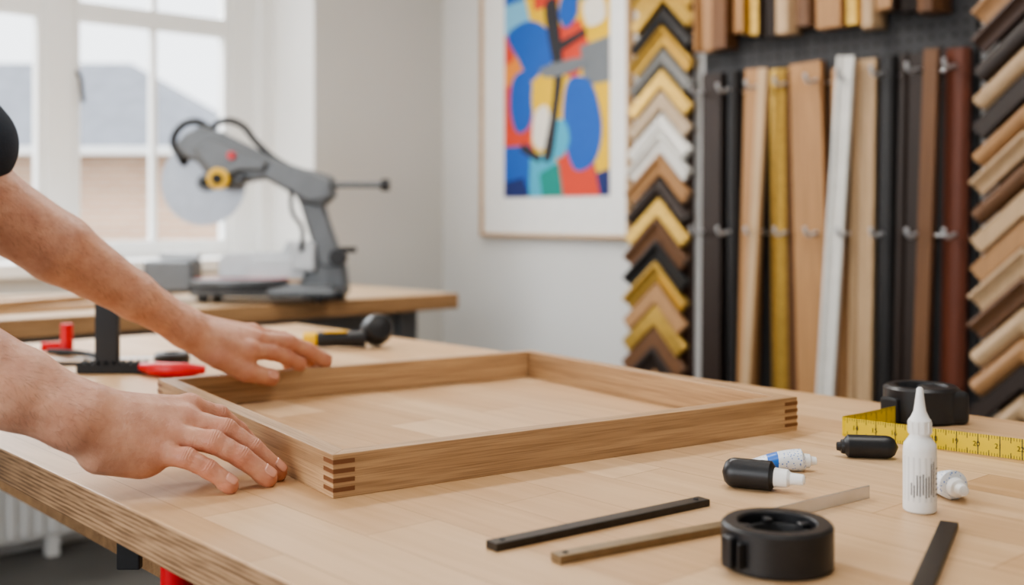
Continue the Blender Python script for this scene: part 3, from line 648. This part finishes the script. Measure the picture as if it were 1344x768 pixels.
# ------------------------------------------------------------------ SDF modelling (hands, arms, body)
def cone(P, a, b, ra, rb):
    a = np.array(a, np.float32); b = np.array(b, np.float32); ba = b-a; pa = P-a
    t = np.clip((pa@ba)/float(ba@ba), 0, 1)
    return np.linalg.norm(pa-t[:, None]*ba, axis=1)-(ra+(rb-ra)*t)
def ell(P, c, r):
    q_ = (P-np.array(c, np.float32))/np.array(r, np.float32); k0 = np.linalg.norm(q_, axis=1)
    return (k0-1)*min(r)
def smin(a, b, k):
    h = np.clip(.5+.5*(b-a)/k, 0, 1); return b+(a-b)*h-k*h*(1-h)
def chain(P, pts, rad, k=.003):
    d = None
    for i in range(len(pts)-1):
        c = cone(P, pts[i], pts[i+1], rad[i], rad[i+1]); d = c if d is None else smin(d, c, k)
    return d
def sdf_mesh(name, fn, lo, hi, h, mat, parent, rot=(0, 0, 0), loc=(0, 0, 0)):
    lo = np.array(lo, np.float32); hi = np.array(hi, np.float32); B = 8
    nb = np.ceil((hi-lo)/(h*B)).astype(int); n = nb*B
    g = [lo[i]+(np.arange(nb[i])+.5)*h*B for i in range(3)]
    C = np.stack(np.meshgrid(*g, indexing='ij'), -1).reshape(-1, 3).astype(np.float32)
    fc = fn(C).reshape(nb)
    act = np.abs(fc) < h*B*1.35
    F = np.repeat(np.repeat(np.repeat(np.where(fc < 0, -1., 1.).astype(np.float32), B, 0), B, 1), B, 2)
    ids = np.argwhere(act)
    off = np.stack(np.meshgrid(*[np.arange(B)]*3, indexing='ij'), -1).reshape(-1, 3)
    for c0 in range(0, len(ids), 1500):
        I = (ids[c0:c0+1500, None, :]*B+off[None]).reshape(-1, 3)
        F[I[:, 0], I[:, 1], I[:, 2]] = fn((lo+I*h).astype(np.float32))
    S = F < 0; nx, ny, nz = F.shape
    cnt = np.zeros((nx-1, ny-1, nz-1), np.int8)
    for a in (0, 1):
        for b in (0, 1):
            for c in (0, 1): cnt += S[a:nx-1+a, b:ny-1+b, c:nz-1+c]
    A = np.argwhere((cnt > 0) & (cnt < 8)); idx = -np.ones(cnt.shape, np.int64); idx[A[:, 0], A[:, 1], A[:, 2]] = np.arange(len(A))
    corners = np.array([(a, b, c) for a in (0, 1) for b in (0, 1) for c in (0, 1)])
    FV = np.stack([F[A[:, 0]+c[0], A[:, 1]+c[1], A[:, 2]+c[2]] for c in corners], 1)
    acc = np.zeros((len(A), 3)); num = np.zeros(len(A))
    for i in range(8):
        for j in range(i+1, 8):
            if np.abs(corners[i]-corners[j]).sum() != 1: continue
            fa, fb_ = FV[:, i], FV[:, j]; cr = (fa < 0) != (fb_ < 0)
            t = np.where(cr, fa/np.where(cr, fa-fb_, 1), 0)
            pos = corners[i]+t[:, None]*(corners[j]-corners[i]); acc += pos*cr[:, None]; num += cr
    V = lo+(A+acc/num[:, None])*h
    faces = []
    for axis in range(3):
        sl0 = [slice(1, s-1) for s in F.shape]; sl1 = list(sl0); sl0[axis] = slice(0, F.shape[axis]-1); sl1[axis] = slice(1, F.shape[axis])
        D = S[tuple(sl0)] != S[tuple(sl1)]; E = np.argwhere(D)
        for t in range(3):
            if t != axis: E[:, t] += 1
        u_, w_ = [(1, 2), (2, 0), (0, 1)][axis]
        def at(du, dw):
            q_ = E.copy(); q_[:, u_] += du; q_[:, w_] += dw; return idx[q_[:, 0], q_[:, 1], q_[:, 2]]
        Q = np.stack([at(-1, -1), at(0, -1), at(0, 0), at(-1, 0)], 1)
        neg = S[E[:, 0], E[:, 1], E[:, 2]]; Q[~neg] = Q[~neg][:, ::-1]
        faces.append(Q)
    Q = np.concatenate(faces); Q = Q[(Q >= 0).all(1)]
    me = bpy.data.meshes.new(name); me.from_pydata(V.tolist(), [], Q.tolist()); me.materials.append(mat)
    me.polygons.foreach_set('use_smooth', [True]*len(me.polygons))
    o = bpy.data.objects.new(name, me); o.rotation_euler = rot; o.location = loc
    s = o.modifiers.new('sm', 'SMOOTH'); s.factor = .5; s.iterations = 2
    link(o, parent); return o, V

def vec(*a): return np.array(a, np.float64)
def make_finger(mcp, tip, up, arch, r, fr_=(.46, .74)):
    mcp, tip, up = vec(*mcp), vec(*tip), vec(*up); d = tip-mcp
    pip = mcp+d*fr_[0]+up*arch; dip = mcp+d*fr_[1]+up*arch*.72
    m1 = (mcp+pip)/2; m2 = (pip+dip)/2
    return dict(pts=[mcp, m1, pip, m2, dip, tip], rad=[r*1.12, r*.99, r*1.03, r*.92, r*.93, r*.84], joints=[mcp, pip, dip], jw=[.12, .6, .4], up=up)
def make_arm(name, wrist, elbow, shoulder, fingers, thumb, palm_up, lat, S_, parent, heel=1.0):
    """lat: unit vector across the hand (towards index)"""
    w, e, s = vec(*wrist), vec(*elbow), vec(*shoulder); up = vec(*palm_up); up /= np.linalg.norm(up); lat = vec(*lat); lat /= np.linalg.norm(lat)
    mcps = [f['pts'][0] for f in fingers]
    fa = e-w; L = np.linalg.norm(fa); fa = fa/L
    l2 = lat-fa*(lat@fa); l2 /= np.linalg.norm(l2)
    def fn(P):
        palm = None
        n = len(mcps)
        for i, m in enumerate(mcps):
            ws = w+lat*(.016-.0105*i)*S_
            c = cone(P, ws, m-up*.004, .0185*S_, .0140*S_); palm = c if palm is None else smin(palm, c, .012)
        for i in range(n-1):
            mid = (mcps[i]+mcps[i+1])/2; base = w+(mid-w)*.35
            palm = smin(palm, cone(P, base-up*.006, mid-up*.006-(mid-w)*.06, .016*S_, .0130*S_), .012)
        hyp = w+(mcps[-1]-w)*.30-up*.014*heel-lat*.006; palm = smin(palm, cone(P, hyp, w+(mcps[-1]-w)*.78-up*.011*heel, .0185*S_*heel, .0145*S_*heel), .012)
        tb = thumb['pts']
        palm = smin(palm, cone(P, w+lat*.018+(mcps[0]-w)*.12-up*.008, tb[0]+(tb[1]-tb[0])*.5, .018*S_, .0165*S_), .014)
        for i, m in enumerate(mcps):
            palm = smin(palm, cone(P, m+up*.0020, m+up*.0030, .0122*S_, .0118*S_), .005)
            palm = smin(palm, cone(P, w+(m-w)*.45+up*.0128*S_, m+up*.0092*S_, .0022, .0032), .007)
        mid = w+fa*L*.62
        a1 = chain(P, [w+l2*.0145*S_, w+fa*L*.25+l2*.016*S_, mid+l2*.014, e+l2*.006], [.0225*S_, .028*S_, .042*S_, .044*S_], .01)
        a2_ = chain(P, [w-l2*.0135*S_, w+fa*L*.25-l2*.013*S_, mid-l2*.012, e-l2*.006], [.0215*S_, .0275*S_, .039*S_, .044*S_], .01)
        arm = smin(a1, a2_, .02)
        arm = smin(arm, cone(P, w+fa*.02-l2*.020*S_+up*.012, w+fa*.03-l2*.020*S_+up*.012, .010, .009), .012)
        arm = smin(arm, cone(P, e, e+(s-e)*.8, .046*S_, .050*S_), .02)
        d = smin(palm, arm, .018)
        F_ = None
        for f in fingers:
            c = chain(P, f['pts'], f['rad'], .003); 
            c = smin(c, cone(P, f['pts'][-1]-.004*f['up'], f['pts'][-1]-.0045*f['up']+(f['pts'][-2]-f['pts'][-1])*.3, f['rad'][-1]*.86, f['rad'][-1]*.9), .003)
            F_ = c if F_ is None else np.minimum(F_, c)
        t = chain(P, thumb['pts'], thumb['rad'], .004)
        d = smin(d, F_, .0055); d = smin(d, t, .010)
        return d
    allp = np.array([w, e, s]+[p for f in fingers+[thumb] for p in f['pts']])
    lo = allp.min(0)-.085; hi = allp.max(0)+.085
    o, V = sdf_mesh(name, fn, lo, hi, .0017, m_skin, parent)
    J, AX, UP, JW = [], [], [], []
    for f in fingers+[thumb]:
        ps = f['pts']
        for j, jw in zip(f['joints'], f['jw']):
            k = [np.linalg.norm(j-p) for p in ps]; k = int(np.argmin(k)); a = ps[min(k+1, len(ps)-1)]-ps[max(k-1, 0)]
            J.append(j); AX.append(a/np.linalg.norm(a)); UP.append(f['up']); JW.append(jw)
    tips = [f['pts'][-1] for f in fingers+[thumb]]
    fl = np.zeros(len(V)); ww = np.zeros(len(V)); wx = np.zeros(len(V))
    for j, a, u_, jw in zip(J, AX, UP, JW):
        dv = V-j; dd = np.linalg.norm(dv, axis=1); fl = np.maximum(fl, .55*np.exp(-(dd/.016)**2))
        dors = np.clip((dv@u_)/(dd+1e-6)*1.6-.3, 0, 1); axv = dv@a
        wgt = jw*np.exp(-(axv/.0048)**2)*np.exp(-(dd/.018)**2)*dors
        sel = wgt > ww; ww[sel] = wgt[sel]; wx[sel] = axv[sel]
    for t in tips: fl = np.maximum(fl, .65*np.exp(-(np.linalg.norm(V-t, axis=1)/.013)**2))
    for nme, arr in (('flush', fl), ('wrw', ww*1.6), ('wrax', wx)):
        at = o.data.attributes.new(nme, 'FLOAT', 'POINT'); at.data.foreach_set('value', arr.astype(np.float32))
    # fine arm hair
    tt = (V-w)@fa/L; pick = np.where((tt > -.05) & (tt < 1.0))[0]; rs = np.random.RandomState(3)
    pick = rs.choice(pick, min(2200, len(pick)), replace=False)
    cen = w+np.clip((V[pick]-w)@fa, 0, L)[:, None]*fa; nr = V[pick]-cen; nr /= np.linalg.norm(nr, axis=1)[:, None]
    keep = (nr@up > -.35); pick = pick[keep]; nr = nr[keep]
    hv_, hf_ = [], []
    for p_, n_ in zip(V[pick], nr):
        g_ = -fa*.8+n_*.35-up*.35+rs.normal(0, .22, 3); g_ /= np.linalg.norm(g_); ln = rs.uniform(.006, .012)
        sdw = np.cross(g_, n_); sdw = sdw/(np.linalg.norm(sdw)+1e-6)*.00009
        m_ = p_+g_*ln*.5+n_*.0018; t_ = p_+g_*ln+n_*.0006; k_ = len(hv_)
        hv_ += [p_-sdw, p_+sdw, m_-sdw*.8, m_+sdw*.8, t_]; hf_ += [(k_, k_+1, k_+3, k_+2), (k_+2, k_+3, k_+4)]
    hm = bpy.data.meshes.new(name+'_hair'); hm.from_pydata([tuple(map(float, a)) for a in hv_], [], hf_); hm.materials.append(m_armhair)
    link(bpy.data.objects.new(name+'_hair', hm), parent)
    # nails
    for i, f in enumerate(fingers+[thumb]):
        tip, pr = f['pts'][-1], f['pts'][-2]; ax = (tip-pr)/np.linalg.norm(tip-pr); u_ = f['up']-ax*(f['up']@ax); u_ /= np.linalg.norm(u_); sd_ = np.cross(ax, u_)
        r = f['rad'][-1]; W, Ln = r*.76, r*1.5; v = []; nu, nv = 9, 8
        for a in range(nu):
            for b in range(nv):
                s_ = -1+2*a/(nu-1); t_ = b/(nv-1)
                shp = math.sqrt(max(0, 1-abs(2*t_-1)**3.2))*.35+.65
                th = s_*shp*math.asin(min(.95, W/(r*1.02)))
                xx = -.62*Ln+Ln*t_ + .0
                rr = r*1.04 if t_ < .75 else r*1.03
                drop = 0 if xx < 0 else (rr-math.sqrt(max(rr*rr-xx*xx*.55, 0)))
                v.append(tip+ax*xx+u_*(rr*math.cos(th)-drop)+sd_*rr*math.sin(th))
        fcs = [(a*nv+b, (a+1)*nv+b, (a+1)*nv+b+1, a*nv+b+1) for a in range(nu-1) for b in range(nv-1)]
        no = mesh(name+'_nail_%d' % i, v, fcs, m_nail, parent, smooth=60)
        so = no.modifiers.new('s', 'SOLIDIFY'); so.thickness = .0006; so.offset = 0
    return o

man = empty('woodworker', (0, 0, 0), ANG)
S1 = 1.1
upN = vec(-.10, -.30, .95); upN /= np.linalg.norm(upN)
near = [make_finger((-.3517, 1.222, .9790), (-.293, 1.278, .9215), upN, .014, .0122),
        make_finger((-.3500, 1.200, .9690), (-.2555, 1.219, .9110), upN, .016, .0126),
        make_finger((-.3580, 1.178, .9570), (-.2600, 1.192, .9110), upN, .015, .0120),
        make_finger((-.3710, 1.158, .9430), (-.2930, 1.163, .9100), upN, .011, .0106)]
thN = dict(pts=[vec(-.405, 1.180, .972), vec(-.372, 1.235, .952), vec(-.340, 1.262, .936), vec(-.312, 1.274, .924)], rad=[.0165, .014, .0135, .0110], joints=[vec(-.372, 1.235, .952), vec(-.34, 1.262, .936)], jw=[.2, .5], up=vec(-.3, .4, .85)/np.linalg.norm(vec(-.3, .4, .85)))
make_arm('arm_and_hand_right', (-.438, 1.135, .984), (-.66, 1.07, 1.105), (-.80, 1.0, 1.45), near, thN, upN, (.10, .93, .33), S1, man, 1.35)
upF = vec(-.05, -.15, .98); upF /= np.linalg.norm(upF)
far = [make_finger((-.4035, 1.712, .983), (-.337, 1.779, .9545), upF, .007, .0126),
       make_finger((-.3965, 1.737, .996), (-.302, 1.812, .9555), upF, .012, .0130),
       make_finger((-.4080, 1.762, 1.004), (-.318, 1.840, .9380), upF, .018, .0122),
       make_finger((-.4260, 1.786, 1.000), (-.365, 1.850, .9400), upF, .012, .0106)]
thF = dict(pts=[vec(-.475, 1.690, 1.000), vec(-.4420, 1.688, .975), vec(-.4060, 1.710, .9510), vec(-.3735, 1.736, .9380)], rad=[.0185, .0165, .0160, .0130], joints=[vec(-.4436, 1.687, .975), vec(-.4071, 1.71, .95)], jw=[.2, .5], up=vec(.1, -.75, .65)/np.linalg.norm(vec(.1, -.75, .65)))
make_arm('arm_and_hand_left', (-.497, 1.690, 1.024), (-.731, 1.52, 1.218), (-.87, 1.40, 1.50), far, thF, upF, (.25, -.95, -.1), S1, man)

# body: shirt, trousers, head
Lsh, Rsh = (-.87, 1.40, 1.47), (-.81, 1.01, 1.42)
def shirt(P):
    d = cone(P, (-1.03, 1.13, 1.0), (-.90, 1.20, 1.30), .138, .15)
    d = smin(d, cone(P, (-1.07, 1.02, .92), (-1.03, 1.19, .92), .118, .118), .08)
    d = smin(d, cone(P, (-.91, 1.10, 1.30), (-.93, 1.30, 1.32), .12, .12), .06)
    d = smin(d, cone(P, (-.83, 1.05, 1.40), (-.88, 1.36, 1.44), .085, .085), .08)
    d = smin(d, cone(P, Lsh, (-.735, 1.503, 1.285), .078, .068), .05)
    d = smin(d, cone(P, Rsh, (-.71, 1.045, 1.25), .078, .066), .05)
    return np.maximum(d, .85-P[:, 2])
sdf_mesh('tshirt', shirt, (-1.3, .78, .78), (-.6, 1.65, 1.66), .005, m_navy, man)
def legs(P):
    d = cone(P, (-1.08, 1.02, .90), (-1.04, 1.18, .90), .108, .108)
    d = smin(d, chain(P, [(-1.09, 1.0, .85), (-1.06, .98, .48), (-1.13, .96, .09)], [.095, .068, .055]), .03)
    d = smin(d, chain(P, [(-1.05, 1.20, .85), (-1.02, 1.22, .48), (-1.10, 1.21, .09)], [.095, .068, .055]), .03)
    return d
sdf_mesh('trousers', legs, (-1.35, .75, .02), (-.85, 1.45, 1.12), .006, m_jean, man)
for i, (x, d) in enumerate(((-1.10, .98), (-1.07, 1.23))):
    def shoe(P):
        q_ = cone(P, (-.09, 0, .045), (.02, 0, .05), .046, .046); q_ = smin(q_, cone(P, (.02, 0, .04), (.13, 0, .03), .048, .034), .03)
        return np.maximum(q_, -P[:, 2])
    sdf_mesh('shoe_%d' % i, shoe, (-.16, -.07, -.02), (.19, .07, .12), .004, m_blackm, man, rot=(0, 0, .73), loc=(x+.03, d+.03, 0))
def head(P):
    d = ell(P, (0, 0, .02), (.098, .077, .105)); d = smin(d, ell(P, (.03, 0, -.05), (.065, .056, .07)), .03)
    d = smin(d, cone(P, (.094, 0, .008), (.102, 0, -.026), .006, .010), .010)
    d = smin(d, cone(P, (.092, -.018, -.062), (.092, .018, -.062), .006, .006), .008)
    d = smin(d, cone(P, (.078, -.008, -.098), (.078, .008, -.098), .014, .014), .02)
    for s in (-1, 1):
        d = smin(d, ell(P, (-.005, s*.078, -.005), (.018, .008, .03)), .006)
        d = smin(d, cone(P, (.088, s*.015, .028), (.08, s*.045, .030), .006, .005), .008)
        d = np.maximum(d, -ell(P, (.098, s*.032, .010), (.010, .014, .009)))
        d = np.minimum(d, ell(P, (.078, s*.032, .010), (.014, .0125, .0115)))
    d = smin(d, cone(P, (-.03, 0, -.06), (-.045, 0, -.19), .055, .062), .03)
    return d
hrot = (0, math.radians(28), -ANG+math.radians(-8))
ho, hv = sdf_mesh('head', head, (-.16, -.11, -.27), (.16, .11, .15), .0028, m_skin, man, rot=hrot, loc=(-.77, 1.235, 1.665))
def hair(P):
    d = ell(P, (-.014, 0, .034), (.104, .086, .108))+.003*np.sin(P[:, 1]*160+P[:, 0]*60)*.5; cut = (P[:, 0]*.9-P[:, 2]*.75-.012)
    return np.maximum(d, cut)
sdf_mesh('hair', hair, (-.16, -.12, -.12), (.16, .12, .18), .003, m_hair, man, rot=hrot, loc=(-.77, 1.235, 1.665))
for s_ in (-1, 1):
    R_ = Matrix.Rotation(hrot[2], 4, 'Z') @ Matrix.Rotation(hrot[1], 4, 'Y')
    pz = R_ @ Vector((.0905, s_*.032, .010)); cyl('iris_%d' % s_, .0055, .003, pz+Vector((-.77, 1.235, 1.665)), m_hair, man, rot=(0, hrot[1]+PI/2, hrot[2]))

# ------------------------------------------------------------------ lights and world
def area(name, loc, rot, sx, sy, e, col=(1, 1, 1)):
    l = bpy.data.lights.new(name, 'AREA'); l.shape = 'RECTANGLE'; l.size = sx; l.size_y = sy; l.energy = e; l.color = col
    o = bpy.data.objects.new(name, l); o.location = loc; o.rotation_euler = rot; return link(o)
o = area('skylight_over_yard', (1.0, 6.6, 4.3), (0, 0, 0), 4.0, 2.6, 560, (.96, .98, 1))
o.rotation_euler = (Vector((1.2, 3.0, .9))-o.location).to_track_quat('-Z', 'Y').to_euler()
area('daylight_side_window', (-1.58, 1.2, 1.68), (0, -PI/2, 0), 1.4, 2.3, 36, (.96, .98, 1))
for i, (x, y) in enumerate(((1.2, .6), (2.1, 2.5), (.3, 2.9))):  # unseen ceiling fittings with area lamps, added as fill light for the room
    e = empty('added_ceiling_fill' if i == 0 else 'added_ceiling_fill.%03d' % i, (x, y, 2.8)); box('housing', (1.24, .34, .05), (0, 0, -.025), m_trim, e, bevel=.005)
    area('ceiling_fill_glow', (x, y, 2.745), (0, 0, 0), 1.2, .3, (14, 26, 16)[i], (1, .965, .92))
s = bpy.data.lights.new('sun', 'SUN'); s.energy = 2.0; s.angle = .2; so = bpy.data.objects.new('sun', s); so.rotation_euler = (math.radians(40), 0, math.radians(-10)); link(so)
w = bpy.data.worlds.new('overcast_sky'); sc.world = w; w.use_nodes = True
bg = w.node_tree.nodes['Background']; bg.inputs['Color'].default_value = (.92, .96, 1, 1); bg.inputs['Strength'].default_value = 2.6

# ------------------------------------------------------------------ camera
cam = bpy.data.cameras.new('camera'); cam.sensor_width = 36; cam.lens = 1470*36/1344; cam.shift_y = -99/1344
cam.dof.use_dof = True; cam.dof.focus_distance = 1.25; cam.dof.aperture_fstop = 3.0; cam.clip_start = .02
co = bpy.data.objects.new('camera', cam); co.location = (0, 0, CAMZ); co.rotation_euler = (PI/2, 0, ANG); link(co); sc.camera = co
sc.view_settings.view_transform = 'AgX'
try: sc.view_settings.look = 'AgX - Medium High Contrast'
except Exception: pass
sc.view_settings.exposure = 0.08
